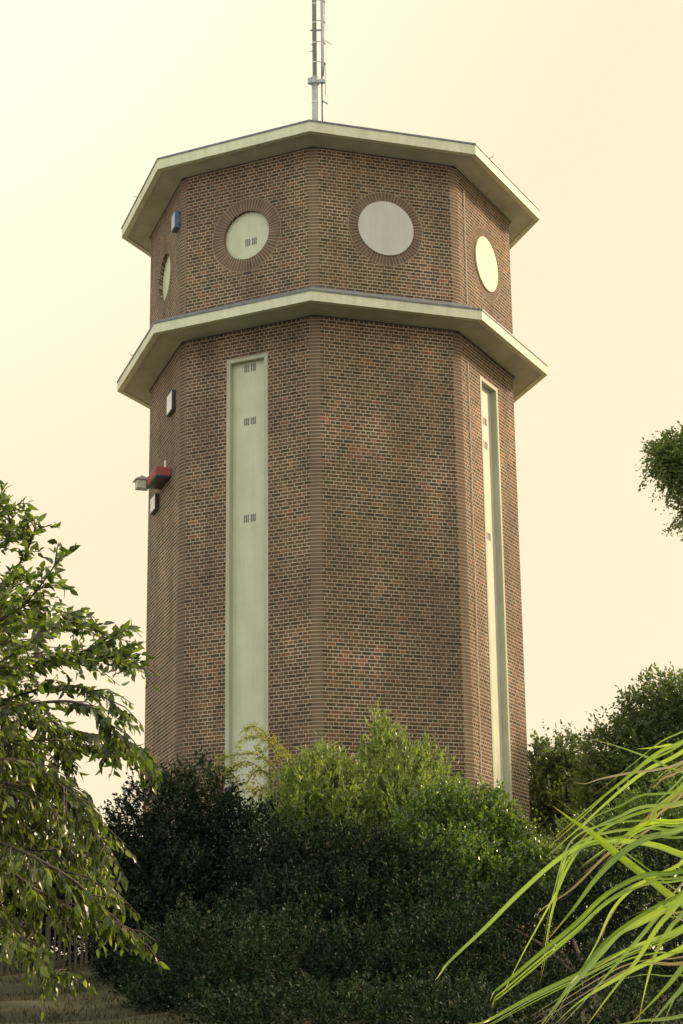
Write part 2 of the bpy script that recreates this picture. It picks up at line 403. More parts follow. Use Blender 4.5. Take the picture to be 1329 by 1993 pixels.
def cornice(Rc, zb, zt, ap_in, name_label, z_flash, ap_flash, joint):
    c0 = MB()
    ang = [-math.pi/2 + ROT + k*math.pi/4 for k in range(8)]
    V8 = lambda r, z: [CEN + Vector((math.cos(a)*r, math.sin(a)*r, z)) for a in ang]
    ri = ap_in/math.cos(math.pi/8) - .02
    o_b, o_t = V8(Rc, zb), V8(Rc, zt)
    # fascia beam with thickness
    i_b, i_t = V8(Rc-.16, zb), V8(Rc-.16, zt)
    for k in range(8):
        j = (k+1) % 8
        c0.poly([o_b[k], o_b[j], o_t[j], o_t[k]]); c0.poly([o_b[k], i_b[k], i_b[j], o_b[j]]); c0.poly([o_t[k], o_t[j], i_t[j], i_t[k]])
        c0.poly([i_b[k], i_t[k], i_t[j], i_b[j]])
    fas = c0.build('cornice', M['paint'], tower, weld=True)
    fas['label'] = name_label
    # soffit, a little above the lower edge of the fascia
    s = MB(); a, b = V8(Rc-.155, zb+.025), V8(ri-.08, zb-.03)
    for k in range(8):
        j = (k+1) % 8; s.poly([a[k], b[k], b[j], a[j]])
    s.build('soffit', M['soffit'], fas)
    # dark strip painted in as the shadow gap where soffit meets wall
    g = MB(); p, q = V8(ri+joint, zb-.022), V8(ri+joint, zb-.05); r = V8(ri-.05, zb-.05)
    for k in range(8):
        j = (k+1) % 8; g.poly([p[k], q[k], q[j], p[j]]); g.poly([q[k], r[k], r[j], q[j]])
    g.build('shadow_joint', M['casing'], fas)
    # zinc drip edge and sloping sheet
    z = MB(); e0, e1, e2 = V8(Rc+.02, zt-.035), V8(Rc+.02, zt+.012), V8(ap_flash/math.cos(math.pi/8)-.02, z_flash)
    e3 = V8(Rc-.03, zt-.035)
    for k in range(8):
        j = (k+1) % 8; z.poly([e0[k], e0[j], e1[j], e1[k]]); z.poly([e1[k], e1[j], e2[j], e2[k]]); z.poly([e0[k], e3[k], e3[j], e0[j]])
    z.build('zinc_cover', M['zinc'], fas)
    # lightning rods clipped on the edge
    for k, f in ((1, .22), (-2, .45)):
        k %= 8; j = (k+1) % 8; pt = o_t[k].lerp(o_t[j], f); outw = (pt-CEN); outw.z = 0; outw.normalize()
        h = MB(); h.tube([pt - outw*.2 + UZ*.02, pt + outw*.08 + UZ*.03, pt + outw*.10 + UZ*.10], .012, 5); h.build('lightning_clip', M['cable'], fas)
cornice(RC2, 18.731, 19.014, AP_L, 'lower cream cornice', 19.46, AP_U, .035)
cornice(RC1, 23.300, 23.600, AP_U, 'upper cream cornice', 23.95, .5, .035)

def round_window(k, flush, mat, vent=False, label=None):
    n, t = face_axes(k); root = None
    pan = MB(); N = 96
    rad, out0, out1 = (.74, .006, .045) if flush else (.66, -.13, -.10)
    ring = [(math.cos(a)*rad, math.sin(a)*rad) for a in [2*math.pi*i/N for i in range(N)]]
    pan.poly([FP(k, AP_U, u, ZC+z, out1) for u, z in ring])
    for i in range(N):
        a, b = ring[i], ring[(i+1) % N]
        pan.poly([FP(k, AP_U, a[0], ZC+a[1], out0), FP(k, AP_U, b[0], ZC+b[1], out0), FP(k, AP_U, b[0], ZC+b[1], out1), FP(k, AP_U, a[0], ZC+a[1], out1)])
    o = pan.build('round_window', mat, tower)
    if label: o['label'] = label
    s = MB(); NS = 128; r0, r1 = .66, 1.02
    for i in range(NS):
        a0, a1 = 2*math.pi*i/NS, 2*math.pi*(i+1)/NS
        q = [(r0, a0), (r1, a0), (r1, a1), (r0, a1)]
        s.poly([FP(k, AP_U, math.cos(a)*r, ZC+math.sin(a)*r, .004) for r, a in q], [(a/(2*math.pi)*64, r) for r, a in q])
    s.build('brick_surround', M['ring'], o)
    if vent: make_vent(k, AP_U, .08, ZC-.17, -.10, o)
def make_vent(k, ap, u, z, out, parent):
    """two small square ventilation grilles side by side, each of upright slots"""
    n, t = face_axes(k)
    for du in (-.095, .095):
        v = MB()
        for i in range(3):
            x = u + du + (i-1)*.052
            for dz in (-.05, .05):
                v.box(FP(k, ap, x, z+dz, out), t, n, UZ, -.017, .017, -.01, .006, -.044, .044)
        v.build('vent_grille', M['dark'], parent)
round_window(-2, False, M['panel'], label='recessed round window nearest the blue box')
round_window(-1, False, M['panel'], True, 'recessed round window with a small vent')
round_window(0, True, M['disc'], label='greyish flush round window')
round_window(1, True, M['disc_y'], label='bright cream flush round window')

def strip_window(k, vents):
    n, t = face_axes(k); u0, u1, z0, z1 = STRIP; w = .105; fo, po = .012, -.155
    fr = MB()
    fr.box(CEN + n*AP_L, t, n, UZ, u0+.002, u0+w, -.215, fo, z0, z1-.004)
    fr.box(CEN + n*AP_L, t, n, UZ, u1-w, u1-.002, -.215, fo, z0, z1-.004)
    fr.box(CEN + n*AP_L, t, n, UZ, u0+w, u1-w, -.213, fo-.002, z1-w*.95, z1-.006)
    o = fr.build('strip_window', M['frame'], tower)
    o['label'] = 'tall pale green strip window'
    pn = MB()
    pn.box(CEN + n*AP_L, t, n, UZ, u0+w+.001, u1-w-.001, -.23, po, z0, z1-w*.95-.002)
    p = pn.build('panel', M['panel'], o)
    for vz in vents: make_vent(k, AP_L, 0, vz, po, p)
strip_window(-1, [17.70, 16.29, 13.776])
strip_window(1, [16.9, 16.255, 13.80])
# lightning conductor down the right face
def conductor(k, ap, u, z0, z1):
    c = MB(); pts = [FP(k, ap, u + .006*math.sin(z*1.7), z, .03) for z in np.arange(z0, z1, .6)]; c.tube(pts, .011, 6)
    for z in np.arange(z0+.5, z1, 1.5): c.box(FP(k, ap, u, z), *face_axes(k)[::-1], UZ, -.02, .02, 0, .03, -.02, .02)
    c.build('lightning_conductor', M['cable'], tower)
conductor(1, AP_U, -1.40, 19.2, 22.9); conductor(1, AP_L, -1.37, Z_BASE, 18.55)
# rooftop slab under the zinc (closes the drum)
rf = MB(); rf.poly([CEN + Vector((math.cos(a)*.56, math.sin(a)*.56, 23.96)) for a in [-math.pi/2+ROT+k*math.pi/4 for k in range(8)]]); rf.build('roof_cap', M['zinc'], tower)

# boxes on the far left face
def wall_box(name, label, cat, u0, u1, z0, z1, dep, casing, face, ap):
    n, t = face_axes(-2)
    loc = FP(-2, ap, (u0+u1)/2, z0)
    e = empty(name, loc, label, cat)
    b = MB(); b.box(CEN + n*ap, t, n, UZ, u0, u1, .004, dep, z0, z1); b.build('casing', casing, e)
    f = MB(); f.box(CEN + n*ap, t, n, UZ, u0+.035, u1-.03, dep, dep+.012, z0+.03, z1-.03); f.build('face_panel', face, e)
    for zz in (z0+.08, z1-.08):
        for ua in (u0-.03, u1):
            h = MB(); h.box(CEN + n*ap, t, n, UZ, ua, ua+.03, .004, .03, zz-.03, zz+.03); h.build('bracket', M['casing'], e)
    return e
wall_box('wall_lamp', 'small box with blue side and lilac face below the upper cornice', 'lamp', 1.33, 1.72, 21.98, 22.44, .14, M['blue'], M['lilac'], AP_U)
wall_box('wall_box', 'white faced box with dark casing just below the lower cornice', 'box', .70, 1.28, 17.08, 17.62, .10, M['casing'], M['white'], AP_L)
wall_box('wall_box', 'white faced box with dark casing under the red canopy', 'box', -1.05, -.48, 14.93, 15.36, .10, M['casing'], M['white'], AP_L)
n2, t2 = face_axes(-2)
can = empty('red_canopy', FP(-2, AP_L, .3, 15.44), 'faded red box canopy jutting from the far left brick face', 'canopy')
b = MB(); b.box(CEN + n2*AP_L, t2, n2, UZ, -.28, .86, .004, .40, 15.44, 15.66); b.build('hood', M['red'], can)
b = MB()
for q in range(3): b.box(CEN + n2*AP_L, t2, n2, UZ, .861, .868, .02, .385, 15.47+q*.065, 15.50+q*.065)
for q in range(3): b.box(CEN + n2*AP_L, t2, n2, UZ, -.26, .84, .401, .409, 15.47+q*.065, 15.50+q*.065)
b.build('cladding_rail', M['red'], can)
b = MB(); b.box(CEN + n2*AP_L, t2, n2, UZ, -.27, .85, .01, .39, 15.405, 15.436); b.build('underside', M['casing'], can)
b = MB(); b.box(CEN + n2*AP_L, t2, n2, UZ, .74, .78, .12, .16, 15.661, 15.86); b.build('pin', M['white'], can)
lan = empty('lantern', FP(-2, AP_L, -.5, 15.42), 'small pale lantern beside the left end of the red canopy', 'lantern')
b = MB(); b.box(CEN + n2*AP_L, t2, n2, UZ, -.62, -.34, .30, .62, 15.44, 15.66); b.build('housing', M['panel'], lan)
b = MB(); c_ = FP(-2, AP_L, -.48, 15.66, .46); q4 = [c_ + t2*a*.2 + n2*b_*.22 for a, b_ in ((-1, -1), (1, -1), (1, 1), (-1, 1))]
for i in range(4): b.poly([q4[i], q4[(i+1) % 4], c_ + UZ*.16])
b.poly(q4[::-1]); b.build('lid', M['steel'], lan)
b = MB(); b.box(CEN + n2*AP_L, t2, n2, UZ, -.50, -.46, .004, .30, 15.50, 15.54); b.build('arm', M['casing'], lan)

# ---------------------------------------------------------------- antenna mast on the roof
def mast():
    yb = D-4.1
    base = P(613.3, 236, yb); x0 = base[0]; zr = 23.68
    e = empty('antenna_mast', (x0, yb, zr), 'grey steel antenna mast with cables standing on the tower roof', 'antenna mast')
    zt = P(612, -700, yb)[2]; V3 = lambda x, z, y=0: Vector((x, yb+y, z))
    zc = P(612, 160, yb)[2]
    p = MB(); p.tube([V3(x0, zr-.3), V3(x0+.0, zc)], .083, 14); p.build('lower_pole', M['steel'], e, True)
    p = MB(); p.tube([V3(x0, zc), V3(x0, zt)], .058, 14); p.build('upper_pole', M['steel'], e, True)
    x1 = P(628, 100, yb)[0]
    zz = lambda py: P(620, py, yb)[2]
    p = MB(); p.tube([V3(x0-.12, zc-.04), V3(x0-.12, zc+.10)], .07, 10); p.tube([V3(x0, zc-.06), V3(x0, zc+.12)], .115, 14)
    p.box(V3(x0, zc+.02), Vector((1,0,0)), Vector((0,1,0)), UZ, -.12, x1-x0+.06, -.05, .05, -.045, .045)
    p.build('collar', M['steel'], e)
    # aerial: a long panel aerial carried beside the pole
    p = MB(); p.tube([V3(x1, zz(148)), V3(x1+.005, zz(120)), V3(x1, zz(-200))], [.022, .052, .052], 10); p.build('panel_aerial', M['steel'], e, True)
    p = MB(); p.tube([V3(x1-.03, zr-.2), V3(x1-.03, zz(120))], .019, 6); p.build('cable', M['casing'], e, True)
    p = MB(); p.tube([V3(x1+.055, zz(185)), V3(x1+.06, zz(60)), V3(x1+.06, zz(-300))], .008, 5); p.build('cable', M['red'], e, True)
    for py in (2, 42, 83, 122, -40, -90):
        q = MB(); z = zz(py); q.tube([V3(x0+.04, z+.03), V3(x1+.02, z, -.05), V3(x1+.08, z-.05)], .014, 6); q.build('clamp', M['cable'], e)
    for py in (45, 84, 122, 200, 8):
        q = MB(); z = zz(py); q.tube([V3(x0, z-.012), V3(x0, z+.012)], .066 if py < 150 else .09, 14); q.build('band', M['white'], e)
    for py, dx in ((60, -.13), (87, -.10), (100, -.15)):
        q = MB(); z = zz(py); q.tube([V3(x0, z+.02), V3(x0+dx, z)], .011, 5); q.build('step_pin', M['steel'], e)
    q = MB(); z = zz(60); q.tube([V3(x0-.1, z+.02), V3(x1, z+.02)], .03, 8); q.build('cross_arm', M['steel'], e)
    q = MB(); z = zz(80); q.tube([V3(x1, z+.02, -.05), V3(x1+.24, z-.16, -.1)], .012, 6); q.tube([V3(x1+.24, z-.16, -.1), V3(x1+.24, z, -.1)], .006, 5); q.build('whip_aerial', M['steel'], e)
    q = MB(); z = zz(197); q.tube([V3(x1-.03, z+.02), V3(x1+.12, z-.08)], .022, 6); q.build('bracket', M['steel'], e)
mast()

# ---------------------------------------------------------------- foliage tools
def norm(a): return a/np.maximum(np.linalg.norm(a, axis=-1, keepdims=True), 1e-9)
def leaves_mesh(name, C, Dr, Nn, L, Wd, fold=.25, droop=0.0):
    """C base points, Dr directions, Nn approximate normals (n,3); L, Wd (n,). Pointed leaf of two folded halves."""
    n = len(C); Dr = norm(Dr); S = norm(np.cross(Dr, Nn)); U = norm(np.cross(S, Dr))
    L = L[:, None]; Wd = Wd[:, None]
    p0 = C; tip = C + Dr*L - U*L*droop
    m1 = C + Dr*L*.42; ml = m1 - S*Wd*.5 + U*Wd*fold; mrr = m1 + S*Wd*.5 + U*Wd*fold
    V = np.stack([p0, mrr, tip, ml], 1).reshape(-1, 3)
    i = np.arange(n)*4
    Fc = np.stack([i, i+1, i+2, i, i+2, i+3], 1).ravel()
    return mesh_np(name, V, Fc, 3)
def rnd_dirs(n): return norm(rng.normal(size=(n, 3)))
def shoots(start, direc, length, per, leaf, wid, spread=.9, gravity=0.0, bend=.25, keep=1.0):
    """leaves set along straight-ish shoots; returns arrays"""
    n = len(start); t = (np.arange(per)+rng.random((n, per)))/per
    bd = rnd_dirs(n)*bend
    pos = start[:, None] + direc[:, None]*(t*length[:, None])[..., None] + bd[:, None]*((t**2)*length[:, None])[..., None]
    pos[..., 2] -= gravity*(t**2)*length[:, None]
    d = norm(direc[:, None]*(.55+.5*t[..., None]) + rng.normal(size=(n, per, 3))*spread*.6 + np.array([0, 0, -gravity*.9]))
    C = pos.reshape(-1, 3); Dd = d.reshape(-1, 3); m = len(C)
    Nn = norm(rng.normal(size=(m, 3))*.8 + np.array([0, 0, .8]))
    s = rng.uniform(.65, 1.2, m)*np.repeat(rng.uniform(.8, 1.15, n), per)
    return C, Dd, Nn, leaf*s, wid*s
def lobe_points(lobes, n, shell=.55):
    """lobes: (cx,cy,cz,rx,ry,rz); points on and inside the ellipsoids, those buried in another lobe mostly dropped"""
    lobes = np.array(lobes, float); vol = (lobes[:, 3]*lobes[:, 5] + lobes[:, 3]*lobes[:, 4]); pr = vol/vol.sum()
    k = rng.choice(len(lobes), n, p=pr); d = rnd_dirs(n)
    r = np.where(rng.random(n) < shell, rng.uniform(.82, 1.06, n), rng.random(n)**(1/2.2)*.9)
    lump = 1 + .14*np.sin(d[:, 0]*7+k*1.7)*np.sin(d[:, 2]*6+k) + .08*np.sin(d[:, 1]*13+d[:, 2]*11+k)
    pt = lobes[k, :3] + d*lobes[k, 3:]*(r*lump)[:, None]
    return pt, d, k
def stems(root_pt, lobes, n, r0, name, mat, parent):
    mb = MB(); lobes = list(lobes)
    for i in range(n):
        l = lobes[i % len(lobes)]
        tgt = Vector((l[0]+random.uniform(-.3, .3)*l[3], l[1]+random.uniform(-.3, .3)*l[4], l[2]+random.uniform(0, .5)*l[5]))
        a = Vector(root_pt) + Vector((random.uniform(-.25, .25), random.uniform(-.2, .2), -.15)); b = a.lerp(tgt, .5) + Vector((0, 0, abs(tgt.z-a.z)*.12))
        pts = [a, a.lerp(b, .5) + Vector((random.uniform(-.1, .1),)*3), b, b.lerp(tgt, .5), tgt]
        mb.tube(pts, [r0, r0*.8, r0*.6, r0*.4, r0*.15], 6, False)
    return mb.build(name, mat, parent, True)
def bush(name, label, cat, lobes, mat, nshoot, per, slen, leaf, wid, up=.5, group=None, nst=7, r0=.05, gravity=.1, shell=.6, bark='bark', keepout=None, spread=.9):
    lobes = [tuple(l) for l in lobes]
    L = np.array(lobes); cx, cy = L[:, 0].mean(), L[:, 1].mean(); gz = ground(cx, cy)
    e = empty(name, (cx, cy, gz), label, cat, group)
    pt, d, k = lobe_points(lobes, nshoot, shell)
    if keepout is not None:
        ok = keepout(pt); pt, d = pt[ok], d[ok]
    gzv = -1.6+.117*np.maximum(0, pt[:, 1]-6)
    ok = pt[:, 2] > gzv-.1; pt, d = pt[ok], d[ok]
    dr = norm(d*.8 + np.array([0, 0, up]) + rng.normal(size=d.shape)*.4)
    ln = rng.uniform(.5, 1.3, len(pt))*slen
    me = leaves_mesh('foliage', *shoots(pt - dr*ln[:, None]*.5, dr, ln, per, leaf, wid, spread, gravity))
    put('foliage', me, mat, e)
    stems((cx, cy, gz), lobes, nst, r0, 'stems', M[bark], e)
    return e
def PL(px, py, y, rx, rz, ry=None):
    """a lobe centred at photo pixel px,py at depth y; radii given in photo pixels"""
    c = P(px, py, y); s = y/F*1.03
    return (c[0], c[1], c[2], rx*s, ry if ry else rx*s*.8, rz*s)
def off_tower(pt):
    return np.hypot(pt[:, 0], pt[:, 1]-D) > 5.25

# ---------------------------------------------------------------- shrubs round the foot of the tower
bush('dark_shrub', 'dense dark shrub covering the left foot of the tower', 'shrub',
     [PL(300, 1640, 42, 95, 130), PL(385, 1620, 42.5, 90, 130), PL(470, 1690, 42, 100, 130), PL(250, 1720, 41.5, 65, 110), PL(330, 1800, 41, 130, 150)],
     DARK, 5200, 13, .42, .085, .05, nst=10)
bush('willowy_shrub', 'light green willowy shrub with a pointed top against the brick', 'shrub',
     [PL(740, 1500, 43.6, 36, 66, .7), PL(790, 1530, 43.4, 48, 70, .8), PL(832, 1550, 43.2, 40, 68, .7), PL(700, 1560, 43, 65, 60, .8), PL(800, 1600, 42.8, 95, 80, .9), PL(738, 1432, 43.7, 14, 46, .3), PL(757, 1450, 43.7, 12, 42, .3), PL(790, 1462, 43.6, 12, 44, .3), PL(826, 1474, 43.5, 13, 44, .3), PL(858, 1505, 43.4, 12, 46, .3), PL(715, 1480, 43.5, 12, 40, .3)],
     LIGHT, 1700, 11, .50, .125, .044, up=1.3, gravity=.05, nst=12, r0=.03, keepout=off_tower, spread=.55)
bush('sprouting_shrub', 'light green shrub with low sprouting tips left of the willowy shrub', 'shrub',
     [PL(625, 1540, 42.6, 62, 72, .8), PL(570, 1575, 42.4, 55, 60, .8), PL(670, 1580, 42.4, 50, 62, .8), PL(622, 1478, 42.7, 12, 34, .3), PL(600, 1500, 42.6, 12, 34, .3), PL(645, 1498, 42.6, 12, 34, .3), PL(683, 1512, 42.6, 14, 34, .3), PL(568, 1518, 42.6, 12, 32, .3)],
     LIGHT, 1150, 11, .45, .125, .044, up=1.2, gravity=.05, nst=8, r0=.03, keepout=off_tower, spread=.6)
bush('glossy_shrub', 'glossy green shrub sloping down at the right foot of the tower', 'shrub',
     [PL(850, 1620, 41.5, 80, 75), PL(925, 1620, 41.3, 75, 85), PL(985, 1660, 41, 55, 85), PL(1020, 1720, 40.5, 50, 75), PL(900, 1720, 40.5, 110, 100), PL(880, 1560, 42, 40, 42, .6), PL(965, 1590, 41.6, 34, 50, .5), PL(1050, 1700, 40.6, 45, 55, .8)],
     GLOSSY, 3600, 12, .36, .092, .052, up=.6, nst=10, keepout=off_tower)
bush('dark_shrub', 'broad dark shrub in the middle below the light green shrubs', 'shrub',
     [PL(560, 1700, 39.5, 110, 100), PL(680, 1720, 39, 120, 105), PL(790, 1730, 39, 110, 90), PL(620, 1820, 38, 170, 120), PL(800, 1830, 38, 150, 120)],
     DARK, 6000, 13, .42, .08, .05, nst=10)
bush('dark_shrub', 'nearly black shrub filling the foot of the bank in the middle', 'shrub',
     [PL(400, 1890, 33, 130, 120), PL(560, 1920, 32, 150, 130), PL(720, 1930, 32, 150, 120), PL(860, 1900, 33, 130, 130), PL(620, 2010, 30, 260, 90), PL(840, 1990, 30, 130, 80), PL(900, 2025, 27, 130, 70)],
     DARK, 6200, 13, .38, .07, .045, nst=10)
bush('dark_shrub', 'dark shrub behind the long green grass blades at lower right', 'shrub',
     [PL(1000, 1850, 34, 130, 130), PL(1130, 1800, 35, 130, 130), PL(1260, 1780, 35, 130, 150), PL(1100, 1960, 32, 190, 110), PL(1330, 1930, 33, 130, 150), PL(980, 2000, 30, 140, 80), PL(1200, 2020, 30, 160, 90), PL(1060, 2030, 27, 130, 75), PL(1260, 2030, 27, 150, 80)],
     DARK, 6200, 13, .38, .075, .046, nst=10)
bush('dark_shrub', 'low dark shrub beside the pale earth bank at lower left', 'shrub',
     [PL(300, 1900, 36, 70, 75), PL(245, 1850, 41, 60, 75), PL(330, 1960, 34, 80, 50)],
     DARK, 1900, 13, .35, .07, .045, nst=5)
# leafy arching sprays in front of the strip window
def arching():
    base = P(590, 1620, 42.9); e = empty('arching_shrub', (base[0], base[1], ground(base[0], base[1])), 'thin yellowish arching sprays across the left strip window', 'shrub')
    sp = [[(600, 1600), (560, 1520), (530, 1450), (500, 1415), (470, 1420)], [(600, 1600), (560, 1500), (520, 1440), (495, 1432), (465, 1445)],
          [(590, 1600), (545, 1510), (500, 1470), (455, 1470), (420, 1478)], [(590, 1600), (540, 1530), (490, 1485), (460, 1490), (440, 1505)],
          [(600, 1600), (570, 1510), (545, 1460), (530, 1435)], [(600, 1600), (590, 1520), (560, 1470), (545, 1460)],
          [(600, 1600), (580, 1540), (530, 1510), (500, 1500), (480, 1525)], [(590, 1610), (540, 1570), (510, 1540), (480, 1535)],
          [(480, 1620), (470, 1570), (460, 1520), (440, 1500), (415, 1495)], [(600, 1600), (590, 1530), (585, 1490), (600, 1465)],
          [(600, 1610), (575, 1560), (560, 1530), (520, 1480), (500, 1450)], [(490, 1620), (485, 1580), (495, 1545), (520, 1530)]]
    mb = MB(); S, Dd = [], []
    for i, s in enumerate(sp):
        yd = 43.6 + .25*math.sin(i*2.1)
        pts = [P(a, b, yd) for a, b in s]; q = catmull(pts, 6)
        mb.tube([Vector(x) for x in q], list(np.linspace(.014, .004, len(q))), 5, False)
        for j in range(len(q)//3, len(q)-1):
            for _ in range(6): S.append(q[j] + rng.normal(size=3)*.035); Dd.append(norm(norm(q[j+1]-q[j]) + rng.normal(size=3)*.7))
    mb.build('stems', M['twig'], e, True)
    S, Dd = np.array(S), np.array(Dd)
    put('foliage', leaves_mesh('foliage', *shoots(S, Dd, rng.uniform(.05, .16, len(S)), 4, .065, .030, .9, .3)), TAWNY, e)
def catmull(pts, k):
    pts = [np.asarray(p, float) for p in pts]; P_ = [2*pts[0]-pts[1]] + pts + [2*pts[-1]-pts[-2]]; out = []
    for i in range(1, len(P_)-2):
        for t in np.arange(k)/k:
            a, b, c, d = P_[i-1], P_[i], P_[i+1], P_[i+2]
            out.append(.5*((2*b) + (c-a)*t + (2*a-5*b+4*c-d)*t*t + (3*b-a-3*c+d)*t**3))
    out.append(pts[-1]); return out
arching()

# ---------------------------------------------------------------- trees behind, right and left
def tree(name, label, lobes, trunk_xy, mat, nsh, per, slen, leaf, wid, r0=.16, bark='bark', gravity=.15, shell=.55, group=None, up=.35):
    gz = ground(*trunk_xy); e = empty(name, (trunk_xy[0], trunk_xy[1], gz), label, 'tree', group)
    pt, d, k = lobe_points(lobes, nsh, shell); lobes = list(dict.fromkeys(lobes)); L = np.array(lobes)
    dr = norm(d*.8 + np.array([0, 0, up]) + rng.normal(size=d.shape)*.45); ln = rng.uniform(.4, 1.4, len(pt))*slen
    put('crown', leaves_mesh('crown', *shoots(pt-dr*ln[:, None]*.4, dr, ln, per, leaf, wid, .9, gravity)), mat, e)
    mb = MB(); base = Vector((trunk_xy[0], trunk_xy[1], gz-.2)); ctr = Vector(L[:, :3].mean(0)); top = ctr.lerp(Vector((trunk_xy[0], trunk_xy[1], ctr.z)), .6); top.z += (ctr.z-gz)*.25
    pts = [base.lerp(top, f) + Vector((random.uniform(-.12, .12), random.uniform(-.12, .12), 0))*(f > 0) for f in (0, .2, .4, .6, .8, 1)]
    mb.tube(pts, [r0*1.25, r0, r0*.85, r0*.65, r0*.4, r0*.1], 10); mb.build('trunk', M[bark], e, True)
    mb = MB()
    for l in lobes:
        for q in range(3):
            a = pts[random.choice((1, 2, 3))]; b = Vector(l[:3]) + Vector((random.uniform(-.6, .6)*l[3], random.uniform(-.6, .6)*l[4], random.uniform(-.3, .7)*l[5]))
            mb.tube([a, a.lerp(b, .4) + Vector((0, 0, .15)), a.lerp(b, .75) + Vector((0, 0, .12)), b], [r0*.42, r0*.3, r0*.16, r0*.05], 6, False)
    mb.build('branches', M[bark], e, True)
    return e
TG = 'trees behind the tower on the right'
def lob(L): return [PL(*a) for a in L]
tree('broadleaf_tree', 'dark leafy tree showing directly beside the right wall of the tower', lob([(1065, 1520, 57, 50, 72), (1110, 1500, 57.5, 55, 60), (1060, 1600, 56.5, 60, 75), (1130, 1600, 57, 70, 80)]), (P(1090, 1600, 57)[0], 57), BACKT, 2000, 12, .70, .13, .07, group=TG, shell=.6)
tree('broadleaf_tree', 'tallest dark tree at the right edge rising towards the corner', lob([(1300, 1400, 52, 90, 80), (1220, 1460, 51.5, 70, 65), (1370, 1450, 52, 110, 120), (1260, 1560, 51, 110, 95), (1180, 1540, 51.5, 60, 60)]), (P(1290, 1600, 52)[0], 52), BACKT, 4300, 12, .66, .12, .065, group=TG, shell=.6)
bush('leafy_shrub', 'yellow green leafy shrub behind the grass under the right hand trees', 'shrub', lob([(1250, 1620, 44, 80, 75), (1140, 1660, 44, 70, 65), (1060, 1690, 43, 45, 50), (1330, 1600, 44, 70, 90), (1180, 1740, 43, 130, 80)]), GLOSSY, 2900, 12, .40, .085, .048)
bush('hedge', 'dark hedge behind the paling fence under the drooping tree', 'hedge', lob([(40, 1740, 46, 110, 120), (160, 1760, 45.5, 90, 110), (-80, 1720, 46, 110, 130), (200, 1700, 46, 60, 80)]), DARK, 5600, 12, .45, .09, .055)
tree('small_leaved_tree', 'small leaved tree whose crown edge pokes in at the right side', lob([(1345, 900, 22, 62, 62, .36), (1300, 890, 22, 36, 44, .25), (1350, 985, 22, 30, 62, .25)]*5 + [ (1480, 860, 22.4, 120, 120, .9), (1640, 900, 22.6, 150, 190, 1.3), (1560, 760, 22.6, 120, 110, .9), (1780, 1010, 22.6, 130, 180, 1.1), (1600, 1110, 22.6, 130, 110, .9), (1700, 800, 23.6, 190, 190, 1.2), (1560, 980, 23.8, 150, 150, 1.0), (1720, 960, 21.6, 150, 170, 1.0)]), (6.6, 22.8), BIRCH, 8200, 12, .26, .046, .030, r0=.13, gravity=.35, shell=.5, up=.1)

